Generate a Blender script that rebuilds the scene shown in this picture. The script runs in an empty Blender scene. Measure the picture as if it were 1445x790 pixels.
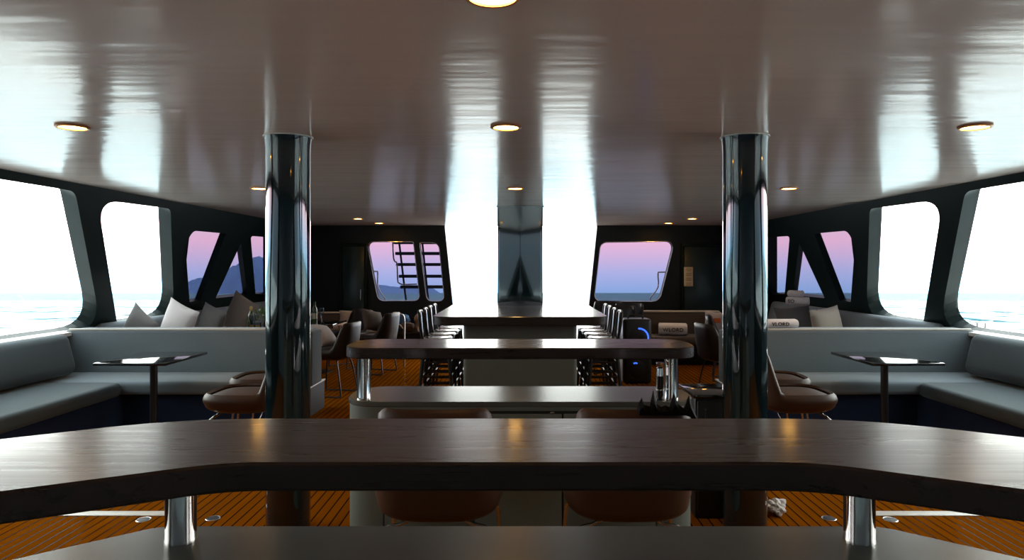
import bpy, bmesh, math, random
from mathutils import Vector, Matrix
random.seed(7)
S = bpy.context.scene
COL = S.collection
R = math.radians
PI = math.pi

# ------------------------------------------------------------------ camera
cam_d = bpy.data.cameras.new('camera')
cam = bpy.data.objects.new('camera', cam_d)
COL.objects.link(cam)
cam.location = (0, 0, 1.6)
cam.rotation_euler = (R(90), 0, 0)
cam_d.sensor_width = 36
cam_d.lens = 960 / 1445 * 36
cam_d.shift_x = -11.5 / 1445
cam_d.shift_y = -19 / 1445
cam_d.clip_end = 20000
cam_d.clip_start = 0.05
S.camera = cam
S.view_settings.view_transform = 'Standard'
S.view_settings.look = 'None'
S.view_settings.gamma = 1
S.view_settings.use_curve_mapping = False
S.view_settings.exposure = 0.8

# ------------------------------------------------------------------ node helpers
class NT:
    def __init__(s, nt): s.nt = nt
    def n(s, t, **kw):
        nd = s.nt.nodes.new(t)
        for k, v in kw.items(): setattr(nd, k, v)
        return nd
    def put(s, sock, v):
        if isinstance(v, bpy.types.NodeSocket): s.nt.links.new(v, sock)
        elif v is not None: sock.default_value = v
    def m(s, op, a, b=None, c=None, clamp=False):
        nd = s.n('ShaderNodeMath', operation=op); nd.use_clamp = clamp
        for i, v in enumerate((a, b, c)):
            if v is not None: s.put(nd.inputs[i], v)
        return nd.outputs[0]
    def mix(s, f, a, b):
        nd = s.n('ShaderNodeMix', data_type='RGBA')
        s.put(nd.inputs[0], f); s.put(nd.inputs[6], a); s.put(nd.inputs[7], b)
        return nd.outputs[2]
    def ramp(s, f, stops):
        nd = s.n('ShaderNodeValToRGB'); e = nd.color_ramp.elements
        while len(e) < len(stops): e.new(0.5)
        for i, (p, c) in enumerate(stops):
            e[i].position = p; e[i].color = (*c, 1) if len(c) == 3 else c
        s.put(nd.inputs[0], f)
        return nd.outputs[0]
    def noise(s, vec, scale, detail=3, rough=.55):
        nd = s.n('ShaderNodeTexNoise')
        nd.inputs['Scale'].default_value = scale; nd.inputs['Detail'].default_value = detail
        nd.inputs['Roughness'].default_value = rough
        if vec is not None: s.put(nd.inputs['Vector'], vec)
        return nd.outputs[0]
    def mapped(s, scale=(1, 1, 1), kind='Object'):
        tc = s.n('ShaderNodeTexCoord'); mp = s.n('ShaderNodeMapping')
        mp.inputs['Scale'].default_value = scale
        s.put(mp.inputs['Vector'], tc.outputs[kind])
        return mp.outputs[0]

def new_mat(name):
    m = bpy.data.materials.new(name); m.use_nodes = True
    nt = m.node_tree; t = NT(nt)
    return m, t, nt.nodes['Principled BSDF']

def mat(name, col, rough=.5, metal=0., coat=0., spec=.5, var=.12, vscale=(6, 6, 6), bump=0., bscale=60, sheen=0.):
    m, t, b = new_mat(name)
    v = t.mapped(vscale)
    f = t.noise(v, 1.0, 4)
    lo = tuple(c * (1 - var) for c in col) + (1,); hi = tuple(min(1, c * (1 + var)) for c in col) + (1,)
    t.put(b.inputs['Base Color'], t.mix(f, lo, hi))
    b.inputs['Metallic'].default_value = metal
    b.inputs['Roughness'].default_value = rough
    b.inputs['Coat Weight'].default_value = coat
    b.inputs['Coat Roughness'].default_value = .04
    b.inputs['Specular IOR Level'].default_value = spec
    b.inputs['Sheen Weight'].default_value = sheen
    if bump:
        bn = t.n('ShaderNodeBump'); bn.inputs['Strength'].default_value = bump; bn.inputs['Distance'].default_value = .004
        t.put(bn.inputs['Height'], t.noise(t.mapped(), bscale, 3))
        t.put(b.inputs['Normal'], bn.outputs[0])
    return m

# ------------------------------------------------------------------ world: evening sky over a tilted (bow-up) sea frame
TILT = 37 / 960
world = bpy.data.worlds.new('sky'); S.world = world; world.use_nodes = True
wt = NT(world.node_tree); world.node_tree.nodes.clear()
tc = wt.n('ShaderNodeTexCoord')
dotn = wt.n('ShaderNodeVectorMath', operation='DOT_PRODUCT')
wt.put(dotn.inputs[0], tc.outputs['Generated'])
dotn.inputs[1].default_value = Vector((0, TILT, 1)).normalized()
sep = wt.n('ShaderNodeSeparateXYZ'); wt.put(sep.inputs[0], tc.outputs['Generated'])
el = wt.m('ADD', wt.m('MULTIPLY', dotn.outputs['Value'], 0.9), 0.1, clamp=True)
def pe(e): return e * .9 + .1
K = 4.0
def sc(c): return tuple(x / K for x in c)
sky = wt.ramp(el, [(0, sc((.35, .6, .8))), (pe(-.005), sc((.85, 1.6, 2.2))), (pe(.004), sc((1.0, 1.8, 2.5))),
                   (pe(.03), sc((1.6, 2.0, 2.6))), (pe(.07), sc((3.0, 2.15, 2.35))), (pe(.15), sc((2.7, 2.9, 2.65))),
                   (pe(.4), sc((2.6, 2.8, 2.7))), (1, sc((1.8, 2.1, 2.2)))])
behind = wt.m('MULTIPLY_ADD', sep.outputs['Y'], 1.6, .75, clamp=True)      # the sky astern is dusk-dim
sky2 = wt.mix(behind, wt.mix(.90, sky, (.032, .036, .036, 1)), sky)
bg = wt.n('ShaderNodeBackground'); wt.put(bg.inputs[0], sky2); bg.inputs[1].default_value = K * 1.8
wo = wt.n('ShaderNodeOutputWorld'); wt.nt.links.new(bg.outputs[0], wo.inputs[0])

# ------------------------------------------------------------------ materials
def ceiling_mat():
    m, t, b = new_mat('glossy ceiling lacquer')
    v = t.mapped((1, 1, 1))
    b.inputs['Base Color'].default_value = (.86, .72, .66, 1)
    t.put(b.inputs['Roughness'], t.m('MULTIPLY_ADD', t.noise(t.mapped((.6, 3, 1)), 1.5, 3), .12, .11))
    b.inputs['Specular IOR Level'].default_value = .48
    b.inputs['Coat Weight'].default_value = .15; b.inputs['Coat Roughness'].default_value = .06
    h1 = t.noise(t.mapped((.9, 5.5, 1)), 1.0, 2)
    h2 = t.noise(t.mapped((3.0, 22, 1)), 1.0, 2)
    h = t.m('ADD', t.m('MULTIPLY', h1, .010), t.m('MULTIPLY', h2, .0006))
    bn = t.n('ShaderNodeBump'); bn.inputs['Strength'].default_value = .4; bn.inputs['Distance'].default_value = 1
    t.put(bn.inputs['Height'], h); t.put(b.inputs['Normal'], bn.outputs[0]); t.put(b.inputs['Coat Normal'], bn.outputs[0])
    return m
def teak_mat():
    m, t, b = new_mat('caulked teak deck')
    tc = t.n('ShaderNodeTexCoord'); sp = t.n('ShaderNodeSeparateXYZ'); t.put(sp.inputs[0], tc.outputs['Object'])
    q = t.m('DIVIDE', sp.outputs['X'], .066)
    fr = t.m('FRACT', q)
    line = t.m('LESS_THAN', fr, .15)
    idx = t.m('FLOOR', q)
    wn = t.n('ShaderNodeTexWhiteNoise', noise_dimensions='1D'); t.put(wn.inputs['W'], idx)
    g = t.noise(t.mapped((40, 1.5, 1)), 1.0, 5)
    wood = t.mix(g, (.15, .038, .0006, 1), (.26, .072, .0016, 1))
    wood = t.mix(t.m('MULTIPLY', wn.outputs[0], .35), wood, (.13, .038, .002, 1))
    t.put(b.inputs['Base Color'], t.mix(line, wood, (.008, .005, .006, 1)))
    t.put(b.inputs['Roughness'], t.m('MULTIPLY_ADD', line, -.37, .5))
    t.put(b.inputs['Specular IOR Level'], t.m('MULTIPLY_ADD', line, .003, .0))
    return m
def wood_mat(name, c0, c1, rough, scale=(1.2, 22, 22), coat=0.):
    m, t, b = new_mat(name)
    g = t.noise(t.mapped(scale), 1.6, 6, .6)
    t.put(b.inputs['Base Color'], t.mix(g, c0 + (1,), c1 + (1,)))
    t.put(b.inputs['Roughness'], t.m('MULTIPLY_ADD', g, .30, rough - .15))
    b.inputs['Specular IOR Level'].default_value = .26
    b.inputs['Coat Weight'].default_value = coat; b.inputs['Coat Roughness'].default_value = .115
    bn = t.n('ShaderNodeBump'); bn.inputs['Strength'].default_value = .28; bn.inputs['Distance'].default_value = .0015
    t.put(bn.inputs['Height'], g); t.put(b.inputs['Normal'], bn.outputs[0])
    return m
def fabric_mat(name, col, weave=420):
    m, t, b = new_mat(name)
    n1 = t.noise(t.mapped(), weave, 2); n2 = t.noise(t.mapped(), 3, 3)
    lo = tuple(c * .62 for c in col) + (1,); hi = tuple(min(1, c * 1.35) for c in col) + (1,)
    c = t.mix(n1, lo, hi)
    t.put(b.inputs['Base Color'], t.mix(t.m('MULTIPLY', n2, .25), c, tuple(x * .6 for x in col) + (1,)))
    b.inputs['Roughness'].default_value = .9; b.inputs['Specular IOR Level'].default_value = .2
    b.inputs['Sheen Weight'].default_value = .15
    bn = t.n('ShaderNodeBump'); bn.inputs['Strength'].default_value = .4; bn.inputs['Distance'].default_value = .002
    t.put(bn.inputs['Height'], n1); t.put(b.inputs['Normal'], bn.outputs[0])
    return m
def glass_pane_mat(name, tint, refl=.5):
    m = bpy.data.materials.new(name); m.use_nodes = True; nt = m.node_tree; nt.nodes.clear(); t = NT(nt)
    o = t.n('ShaderNodeOutputMaterial'); tr = t.n('ShaderNodeBsdfTransparent'); gl = t.n('ShaderNodeBsdfGlossy')
    tr.inputs[0].default_value = (*tint, 1); gl.inputs['Roughness'].default_value = .02
    gl.inputs['Color'].default_value = (.8, .85, .9, 1)
    fr = t.n('ShaderNodeFresnel'); fr.inputs[0].default_value = 1.4
    mx = t.n('ShaderNodeMixShader'); t.put(mx.inputs[0], t.m('MULTIPLY', fr.outputs[0], refl))
    nt.links.new(tr.outputs[0], mx.inputs[1]); nt.links.new(gl.outputs[0], mx.inputs[2])
    nt.links.new(mx.outputs[0], o.inputs[0])
    return m
def emit_mat(name, col, st):
    m, t, b = new_mat(name)
    b.inputs['Base Color'].default_value = (.1, .1, .1, 1)
    b.inputs['Emission Color'].default_value = (*col, 1); b.inputs['Emission Strength'].default_value = st
    return m
def sea_mat():
    m, t, b = new_mat('choppy evening sea')
    b.inputs['Roughness'].default_value = .25; b.inputs['Specular IOR Level'].default_value = 0.0
    n1 = t.noise(t.mapped((1, 1, 1)), .35, 6, .65)
    n2 = t.noise(t.mapped((1, 1, 1)), 2.0, 4, .6)
    sp = t.noise(t.mapped((.30, .11, 1)), 1.0, 4, .6)
    far_ = t.noise(t.mapped((.02, .02, 1)), 1.0, 3, .6)
    f = t.ramp(t.m('MULTIPLY_ADD', far_, .3, t.m('MULTIPLY', sp, .7)), [(.42, (0, 0, 0)), (.485, (1, 1, 1))])
    # pale water added by the hull to light the ceiling; speckled near, bluer far
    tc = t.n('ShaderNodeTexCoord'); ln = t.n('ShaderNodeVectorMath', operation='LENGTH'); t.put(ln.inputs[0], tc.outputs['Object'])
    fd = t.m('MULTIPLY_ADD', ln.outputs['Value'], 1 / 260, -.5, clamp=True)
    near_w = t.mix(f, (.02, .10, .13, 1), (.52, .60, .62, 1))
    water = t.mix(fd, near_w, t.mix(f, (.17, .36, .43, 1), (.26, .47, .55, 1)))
    bounce_ring = t.m('ADD', ln.outputs['Value'], t.m('MULTIPLY', t.noise(t.mapped((.12, .12, 1)), 1.0, 4, .6), 14))
    bounce_ring = t.m('MULTIPLY_ADD', bounce_ring, -.08, 3.8, clamp=True)
    t.put(b.inputs['Base Color'], t.mix(bounce_ring, water, (.70, .74, .74, 1)))
    bn = t.n('ShaderNodeBump'); bn.inputs['Strength'].default_value = .8; bn.inputs['Distance'].default_value = 1.2
    t.put(bn.inputs['Height'], t.m('MULTIPLY_ADD', n2, .25, n1)); t.put(b.inputs['Normal'], bn.outputs[0])
    return m

M = {}
M['ceiling'] = ceiling_mat()
M['teak'] = teak_mat()
M['darkwood'] = wood_mat('espresso oak', (.012, .008, .0065), (.04, .026, .02), .30, coat=.28)
M['wall'] = mat('black teal paint', (.003, .005, .0055), .42, var=.2, spec=.3)
M['aftwall'] = mat('slate blue added wall', (.10, .15, .185), .5, var=.05)  # blue of the added aft wall, tints reflections in the bar edges
M['frame'] = mat('dark teal frame paint', (.004, .012, .0115), .4, var=.15, spec=.12)
M['column'] = mat('black teal gloss lacquer', (.004, .012, .014), .08, coat=1., var=.3, vscale=(3, 3, .6))
M['trimw'] = mat('white trim', (.75, .74, .70), .35)
M['cream'] = mat('cream piping vinyl', (.62, .58, .52), .45)
M['sofa'] = fabric_mat('blue grey woven upholstery', (.195, .238, .268))
M['sofa2'] = fabric_mat('charcoal woven upholstery', (.075, .100, .112))
M['bench'] = fabric_mat('taupe upholstery', (.11, .085, .072))
M['navy'] = mat('navy plinth carpet', (.005, .018, .058), .85, bump=.3, bscale=300)
M['dkbrown'] = mat('dark brown plinth', (.010, .007, .0065), .6, spec=.2)
M['leather'] = mat('brown leather', (.046, .019, .009), .45, spec=.28, var=.18, bump=.15, bscale=140)
M['dkleather'] = mat('dark brown leather', (.022, .014, .011), .42, spec=.25, var=.2, bump=.15, bscale=140)
M['blackvinyl'] = mat('black vinyl', (.012, .012, .013), .4, bump=.1, bscale=100)
M['chrome'] = mat('polished steel', (.80, .78, .74), .09, metal=1., var=.04)
M['steel'] = mat('brushed steel', (.62, .60, .58), .25, metal=1., var=.05)
M['black'] = mat('black metal', (.010, .010, .011), .38, spec=.5)
M['blackgloss'] = mat('black gloss table laminate', (.008, .008, .009), .09, coat=.5, var=.1)
M['cab'] = mat('grey green cabinet laminate', (.12, .135, .115), .45, var=.06)
M['ctop'] = mat('grey green counter laminate', (.085, .088, .078), .27, var=.06)
M['gap'] = mat('dark gap', (.004, .004, .004), .7)
M['towel'] = mat('white terry towel', (.78, .74, .76), .95, var=.06, bump=.6, bscale=220)
M['ink'] = mat('dark print', (.03, .03, .035), .6)
M['pale'] = fabric_mat('pale taupe cushion linen', (.55, .50, .50), 300)
M['grey'] = fabric_mat('grey cushion linen', (.15, .14, .135), 300)
M['beige'] = fabric_mat('beige cushion linen', (.40, .34, .29), 300)
M['red'] = mat('red label', (.35, .03, .02), .6)
M['orange'] = mat('orange print', (.55, .14, .03), .7)
M['bottleg'] = mat('green bottle glass', (.035, .065, .012), .06, coat=.6, var=.1)
M['foil'] = mat('gold bottle foil', (.45, .30, .06), .3, metal=.6)
M['paper'] = mat('bottle label paper', (.5, .48, .36), .7)
M['clear'] = glass_pane_mat('clear drinking glass', (.78, .8, .8), 1.0)
M['juice'] = mat('orange juice', (.75, .42, .02), .3)
M['leaf'] = mat('green leaves', (.07, .16, .035), .5, var=.5, vscale=(40, 40, 40))
M['petal'] = mat('pale petals', (.6, .62, .5), .6)
M['pane'] = glass_pane_mat('tinted window glass', (.29, .265, .31), .10)
M['openpane'] = glass_pane_mat('clear window glass', (.97, .98, .98), .15)
M['lamp'] = emit_mat('warm lamp lens', (1.0, .52, .10), 34)
M['bezel'] = mat('copper toned lamp bezel', (.62, .30, .14), .35, metal=.4)
M['blueled'] = emit_mat('blue light ring', (.03, .12, 1.0), 1.1)
M['sea'] = sea_mat()
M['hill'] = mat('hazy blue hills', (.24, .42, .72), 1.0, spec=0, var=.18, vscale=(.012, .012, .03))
M['blacktex'] = mat('black nylon', (.004, .004, .005), .7, spec=.06, bump=.3, bscale=80)
M['bluebag'] = mat('blue bag nylon', (.03, .10, .24), .7, var=.3, bump=.5, bscale=30)
M['tan'] = mat('tan canvas', (.28, .17, .10), .8, var=.3, bump=.5, bscale=30)
M['rust'] = mat('rust brown leather', (.05, .022, .012), .6, var=.4, bump=.4, bscale=30)
M['tissue'] = mat('white crumpled paper', (.72, .68, .66), .8, var=.05)
M['sign'] = mat('cream sign board', (.62, .52, .36), .6, var=.04)
M['slate'] = mat('weathered grey treads', (.05, .065, .08), .7)
M['deckpaint'] = mat('pale deck paint', (.5, .5, .5), .6)
M['doorteal'] = mat('deep teal gloss door', (.008, .024, .03), .25, var=.3)

# ------------------------------------------------------------------ mesh helpers
def link(o, parent=None):
    COL.objects.link(o)
    if parent is not None: o.parent = parent
    return o
def build(name, bm, m, parent=None, angle=25, smooth=True, mods=()):
    bmesh.ops.recalc_face_normals(bm, faces=bm.faces[:])
    me = bpy.data.meshes.new(name); bm.to_mesh(me); bm.free()
    if smooth:
        for p in me.polygons: p.use_smooth = True
        me.set_sharp_from_angle(angle=R(angle))
    me.materials.append(m)
    o = bpy.data.objects.new(name, me)
    link(o, parent)
    return o
def merge(bm, t, mtx=None):
    if mtx is not None: bmesh.ops.transform(t, matrix=mtx, verts=t.verts)
    me = bpy.data.meshes.new('tmp'); t.to_mesh(me); t.free(); bm.from_mesh(me); bpy.data.meshes.remove(me)
def box(bm, c, s, bev=0., seg=2, rot=None):
    t = bmesh.new(); bmesh.ops.create_cube(t, size=1)
    bmesh.ops.scale(t, vec=s, verts=t.verts)
    if bev: bmesh.ops.bevel(t, geom=t.edges[:], offset=min(bev, min(s) * .49), segments=seg, profile=.5, affect='EDGES')
    mt = Matrix.Translation(c)
    if rot is not None: mt = mt @ rot
    merge(bm, t, mt); return bm
def nbox(c, s, bev=0., seg=2, rot=None): return box(bmesh.new(), c, s, bev, seg, rot)
def bounds(x0, x1, y0, y1, z0, z1, bev=0., seg=2):
    return nbox(((x0 + x1) / 2, (y0 + y1) / 2, (z0 + z1) / 2), (abs(x1 - x0), abs(y1 - y0), abs(z1 - z0)), bev, seg)
def tube(bm, pts, r, seg=10, closed=False, cap=True):
    pts = [Vector(p) for p in pts]; n = len(pts); rings = []
    up = None
    for i, p in enumerate(pts):
        a = pts[i - 1] if (i > 0 or closed) else p
        b = pts[(i + 1) % n] if (i < n - 1 or closed) else p
        d = (b - a).normalized()
        if up is None: up = d.orthogonal().normalized()
        up = (up - d * up.dot(d)); up = up.normalized() if up.length > 1e-5 else d.orthogonal().normalized()
        s = d.cross(up)
        rr = r[i] if isinstance(r, (list, tuple)) else r
        rings.append([bm.verts.new(p + (up * math.cos(2 * PI * k / seg) + s * math.sin(2 * PI * k / seg)) * rr) for k in range(seg)])
    for i in range(n if closed else n - 1):
        A, B = rings[i], rings[(i + 1) % n]
        for k in range(seg): bm.faces.new((A[k], A[(k + 1) % seg], B[(k + 1) % seg], B[k]))
    if cap and not closed: bm.faces.new(rings[0][::-1]); bm.faces.new(rings[-1])
    return bm
def lathe(bm, prof, c=(0, 0, 0), seg=32, sx=1., sy=1.):
    rings = []
    for r, z in prof:
        rings.append([bm.verts.new((c[0] + r * sx * math.cos(2 * PI * k / seg), c[1] + r * sy * math.sin(2 * PI * k / seg), c[2] + z)) for k in range(seg)])
    for A, B in zip(rings, rings[1:]):
        for k in range(seg): bm.faces.new((A[k], A[(k + 1) % seg], B[(k + 1) % seg], B[k]))
    if prof[0][0] > 1e-6: bm.faces.new(rings[0][::-1])
    if prof[-1][0] > 1e-6: bm.faces.new(rings[-1])
    bmesh.ops.remove_doubles(bm, verts=bm.verts[:], dist=1e-6)
    return bm
def smooth_path(pts, n=6):
    pts = [Vector(p) for p in pts]; out = []
    for i in range(len(pts) - 1):
        p0 = pts[max(i - 1, 0)]; p1 = pts[i]; p2 = pts[i + 1]; p3 = pts[min(i + 2, len(pts) - 1)]
        for k in range(n):
            t = k / n
            out.append(.5 * ((2 * p1) + (p2 - p0) * t + (2 * p0 - 5 * p1 + 4 * p2 - p3) * t * t + (3 * p1 - p0 - 3 * p2 + p3) * t ** 3))
    out.append(pts[-1]); return out
def fillet(pts, radii, seg=7):
    n = len(pts); out = []
    if not isinstance(radii, (list, tuple)): radii = [radii] * n
    for i in range(n):
        p = Vector(pts[i]); a = Vector(pts[i - 1]) - p; b = Vector(pts[(i + 1) % n]) - p
        r = radii[i]
        if r <= 0: out.append(p); continue
        la, lb = a.length, b.length; a.normalize(); b.normalize()
        ang = a.angle(b); d = min(r / math.tan(ang / 2), la * .49, lb * .49)
        A = p + a * d; B = p + b * d
        for k in range(seg + 1):
            t = k / seg
            out.append((1 - t) ** 2 * A + 2 * t * (1 - t) * p + t * t * B)
    return [(v.x, v.y) for v in out]
def prism(bm, poly, z0, z1, bev=0., seg=1):
    t = bmesh.new(); vs = [t.verts.new((x, y, z0)) for x, y in poly]
    f = t.faces.new(vs); r = bmesh.ops.extrude_face_region(t, geom=[f])
    top = [v for v in r['geom'] if isinstance(v, bmesh.types.BMVert)]
    bmesh.ops.translate(t, vec=(0, 0, z1 - z0), verts=top)
    bmesh.ops.recalc_face_normals(t, faces=t.faces[:])
    if bev:
        ed = [e for e in t.edges if abs(e.verts[0].co.z - e.verts[1].co.z) < 1e-6]
        bmesh.ops.bevel(t, geom=ed, offset=bev, segments=seg, profile=.5, affect='EDGES')
    merge(bm, t); return bm
def plate(loops, thick, mtx):
    """flat plate (outer loop then holes) in local xy, extruded along local z by thick, then placed by mtx"""
    bm = bmesh.new(); edges = []
    for lp in loops:
        vs = [bm.verts.new((x, y, 0)) for x, y in lp]
        edges += [bm.edges.new((vs[i], vs[(i + 1) % len(vs)])) for i in range(len(vs))]
    bmesh.ops.triangle_fill(bm, use_beauty=True, use_dissolve=False, edges=edges)
    if thick:
        r = bmesh.ops.extrude_face_region(bm, geom=bm.faces[:])
        bmesh.ops.translate(bm, vec=(0, 0, thick), verts=[g for g in r['geom'] if isinstance(g, bmesh.types.BMVert)])
    bmesh.ops.transform(bm, matrix=mtx, verts=bm.verts)
    return bm
def empty(name, loc, label=None, cat=None, rz=0., group=None):
    o = bpy.data.objects.new(name, None); COL.objects.link(o)
    o.location = loc; o.rotation_euler = (0, 0, rz); o.empty_display_size = .1
    return tag(o, label, cat, group)
def tag(o, label=None, cat=None, group=None, kind=None):
    if label: o['label'] = label
    if cat: o['category'] = cat
    if group: o['group'] = group
    if kind: o['kind'] = kind
    return o
def dup(root, loc, rz=None, label=None):
    r = root.copy(); COL.objects.link(r); r.location = loc
    if rz is not None: r.rotation_euler = (0, 0, rz)
    if label: r['label'] = label
    for ch in list(root.children):
        c = ch.copy(); COL.objects.link(c); c.parent = r; c.matrix_parent_inverse = ch.matrix_parent_inverse
        for g in ch.children:
            d = g.copy(); COL.objects.link(d); d.parent = c
    return r
def lettering(txt, size, parent, mtx, m, depth=.0015, name='lettering'):
    cu = bpy.data.curves.new('txt', 'FONT'); cu.body = txt; cu.size = size; cu.extrude = depth; cu.align_x = 'CENTER'; cu.align_y = 'CENTER'
    cu.space_character = 1.1; cu.offset = size * .012
    o = bpy.data.objects.new('txt', cu); COL.objects.link(o)
    dg = bpy.context.evaluated_depsgraph_get()
    me = bpy.data.meshes.new_from_object(o.evaluated_get(dg))
    bpy.data.objects.remove(o); bpy.data.curves.remove(cu)
    me.transform(mtx); me.materials.clear(); me.materials.append(m)
    t = bpy.data.objects.new(name, me); link(t, parent)
    return t

# ================================================================== SETTING
CEIL = 2.39; YF = 13.1; YB = -1.4
struct = lambda o: tag(o, kind='structure')
struct(build('ceiling', bounds(-4.30, 4.30, YB, YF + .15, CEIL, CEIL + .08), M['ceiling'], smooth=False))
struct(build('floor', bounds(-4.95, 4.95, YB - 1, YF + .2, -.08, 0), M['teak'], smooth=False))
struct(build('trim_3', bounds(-4.6, 4.6, YF + .2, YF + 6, -.10, -.02), M['deckpaint'], smooth=False))

# side walls lean outward as they go down; openings are raked
Z0 = .85; X0 = 4.2 + (2.39 - Z0) * .6 / 1.39
VL = math.sqrt(.6 ** 2 + 1.39 ** 2)
def sv(z): return (z - Z0) / 1.39 * VL
HOLES = [
 ([(-.9, 2.30), (2.5, 2.30), (3.7, .92), (-.2, .92)], [.16, .2, .3, .2], False),  # unseen window added to light the near end of the cabin
 ([(3.0, 2.30), (6.47, 2.315), (7.90, .868), (4.3, .868)], [.16, .22, .26, .2], False),
 ([(6.84, 2.275), (8.25, 2.30), (9.54, .88), (8.20, .88)], [.17, .17, .26, .24], False),
 ([(8.985, 1.88), (9.01, 2.075), (10.02, 2.085), (10.13, 1.09), (9.80, 1.09)], [.06, .12, .02, .02, .03], True),
 ([(10.68, 1.97), (11.86, 1.105), (10.62, 1.105)], [.03, .03, .03], True),
 ([(10.93, 2.09), (12.25, 2.115), (12.98, 1.06), (12.22, 1.11)], [.04, .12, .12, .03], True),
]
wn = 0
for side, nm in ((-1, 'left'), (1, 'right')):
    vax = Vector((-side * .6, 0, 1.39)) / VL
    uax = Vector((0, 1, 0)); nax = uax.cross(vax)          # inward on the left, outward on the right
    mt = Matrix((( uax.x, vax.x, nax.x, side * X0), (uax.y, vax.y, nax.y, 0), (uax.z, vax.z, nax.z, Z0), (0, 0, 0, 1)))
    for wname, ya, yb, tk, hs in (('wall_' + nm, YB, 8.80, .17, HOLES[:2]), ('wall_' + nm + '_forward', 8.80, YF + .1, .09, HOLES[3:])):
        if ya == YB: hs = HOLES[:3]; edge = [(YB, 0), (9.72, 0), (8.62, sv(2.47)), (YB, sv(2.47))]
        else: edge = [(9.72, 0), (YF + .1, 0), (YF + .1, sv(2.47)), (8.62, sv(2.47))]
        loops = [edge] + [fillet([(y, sv(z)) for y, z in pts], rad) for pts, rad, _ in hs]
        struct(build(wname, plate(loops, tk * side, mt), M['frame'], smooth=False))
    low = plate([[(YB, -.08), (YF + .1, -.08), (YF + .1, Z0 + .01), (YB, Z0 + .01)]], .12 * side,
                Matrix(((0, 0, 1, side * X0), (1, 0, 0, 0), (0, 1, 0, 0), (0, 0, 0, 1))))
    struct(build('wall_lower_' + nm, low, M['wall'], smooth=False))
    for pts, rad, tint in HOLES:
        wn += 1
        m2 = mt @ Matrix.Translation((0, 0, (.08 if tint else .15) * side))
        lp = fillet([(y, sv(z)) for y, z in pts], rad)
        struct(build('window_%d' % wn, plate([lp], .006 * side, m2), M['pane' if tint else 'openpane'], smooth=False))
    # pale ledge along the sill, outside the openings
    struct(build('trim_%d' % (1 if side < 0 else 2), bounds(side * (X0 - .10), side * (X0 + .62), YB, 9.9, .862, .905, .01), M['trimw'], smooth=False))

# far bulkhead: two panels either side of the open centre, with raked windows
mtF = Matrix(((1, 0, 0, 0), (0, 0, -1, YF), (0, 1, 0, 0), (0, 0, 0, 1)))
LW = [([(-2.955, 2.078), (-2.053, 2.076), (-1.925, .94), (-2.735, .94)], [.13, .03, .12, .16]),
      ([(-1.935, 2.06), (-1.565, 2.06), (-1.452, .93), (-1.80, .935)], [.03, .15, .12, .13])]
RW = [([(1.545, 2.065), (2.975, 2.088), (2.68, .927), (1.415, .927)], [.16, .15, .2, .15])]
for nm, outer, wins in (('far_left', [(-4.95, 0), (-1.27, 0), (-1.27, .6), (-1.46, 2.45), (-4.95, 2.45)], LW),
                        ('far_right', [(4.95, 0), (4.95, 2.45), (1.49, 2.45), (1.30, .6), (1.30, 0)], RW)):
    loops = [outer] + [fillet(p, r) for p, r in wins]
    struct(build('wall_' + nm, plate(loops, -.14, mtF), M['wall'], smooth=False))
    for p, r in wins:
        wn += 1
        struct(build('window_%d' % wn, plate([fillet(p, r)], .006, mtF @ Matrix.Translation((0, 0, -.07))), M['pane'], smooth=False))
        # thin pale seal round the pane
        lp = fillet(p, r); bm = bmesh.new()
        tube(bm, [(x, YF - .004, z) for x, z in lp], .010, 6, closed=True)
        struct(build('trim_%d' % (10 + wn), bm, M['steel']))

# dark doors set in the far bulkhead
for k, (xc, w) in enumerate(((-3.2, .42), (3.62, .95))):
    d = build('door_%d' % (k + 1), nbox((xc, YF - .03, 1.0), (w, .05, 1.98), .01), M['doorteal']); struct(d)
    bm = bmesh.new()
    for sx in (-1, 1): box(bm, (xc + sx * (w / 2 + .03), YF - .04, 1.0), (.05, .08, 2.0), .008)
    box(bm, (xc, YF - .04, 2.02), (w + .11, .08, .05), .008)
    build('door_frame', bm, M['frame'], d)
    bm = bmesh.new(); tube(bm, [(xc + w * .36, YF - .055, .95), (xc + w * .36, YF - .11, .96), (xc + w * .36, YF - .11, 1.16), (xc + w * .36, YF - .055, 1.17)], .011)
    build('door_handle', bm, M['steel'], d)

struct(build('wall_aft_added', bounds(-4.95, 4.95, YB - .12, YB, 0, 2.47), M['aftwall'], smooth=False))  # unseen wall added to block light and reflections from astern

# sea and hills (the sea frame is pitched a little against the boat)
bm = bmesh.new()
for x, y in ((-9000, -25), (9000, -25), (9000, 9000), (-9000, 9000)): bm.verts.new((x, y, -1.6 - TILT * y))
bm.faces.new(bm.verts[:])
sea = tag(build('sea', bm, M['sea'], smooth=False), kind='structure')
bm = bmesh.new()
rng = random.Random(3); prev = None; NA, NR = 90, 8
grid = []
def ridge(px):
    keys = [(250, 0), (262, 14), (300, 26), (335, 40), (365, 52), (400, 46), (440, 30), (500, 12), (540, 12), (575, 8), (595, 13), (612, 7), (622, 0)]
    for (a, h0), (b, h1) in zip(keys, keys[1:]):
        if a <= px <= b: return h0 + (h1 - h0) * (px - a) / (b - a)
    return 0
for j in range(NR + 1):
    row = []
    for i in range(NA + 1):
        px = 250 + 372 * i / NA
        D = 2600 + 900 * j / NR
        az = math.atan2(px - 734, 960)
        f = math.sin(PI * j / NR) if j not in (0, NR) else 0
        h = ridge(px) * 3050 / 960 * f * (1 + .05 * math.sin(i * .7 + j) + .05 * rng.uniform(-1, 1)) / math.cos(az) * .97
        row.append(bm.verts.new((D * math.tan(az), D, -2 - TILT * D + h)))
    grid.append(row)
for j in range(NR):
    for i in range(NA): bm.faces.new((grid[j][i], grid[j][i + 1], grid[j + 1][i + 1], grid[j + 1][i]))
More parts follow.
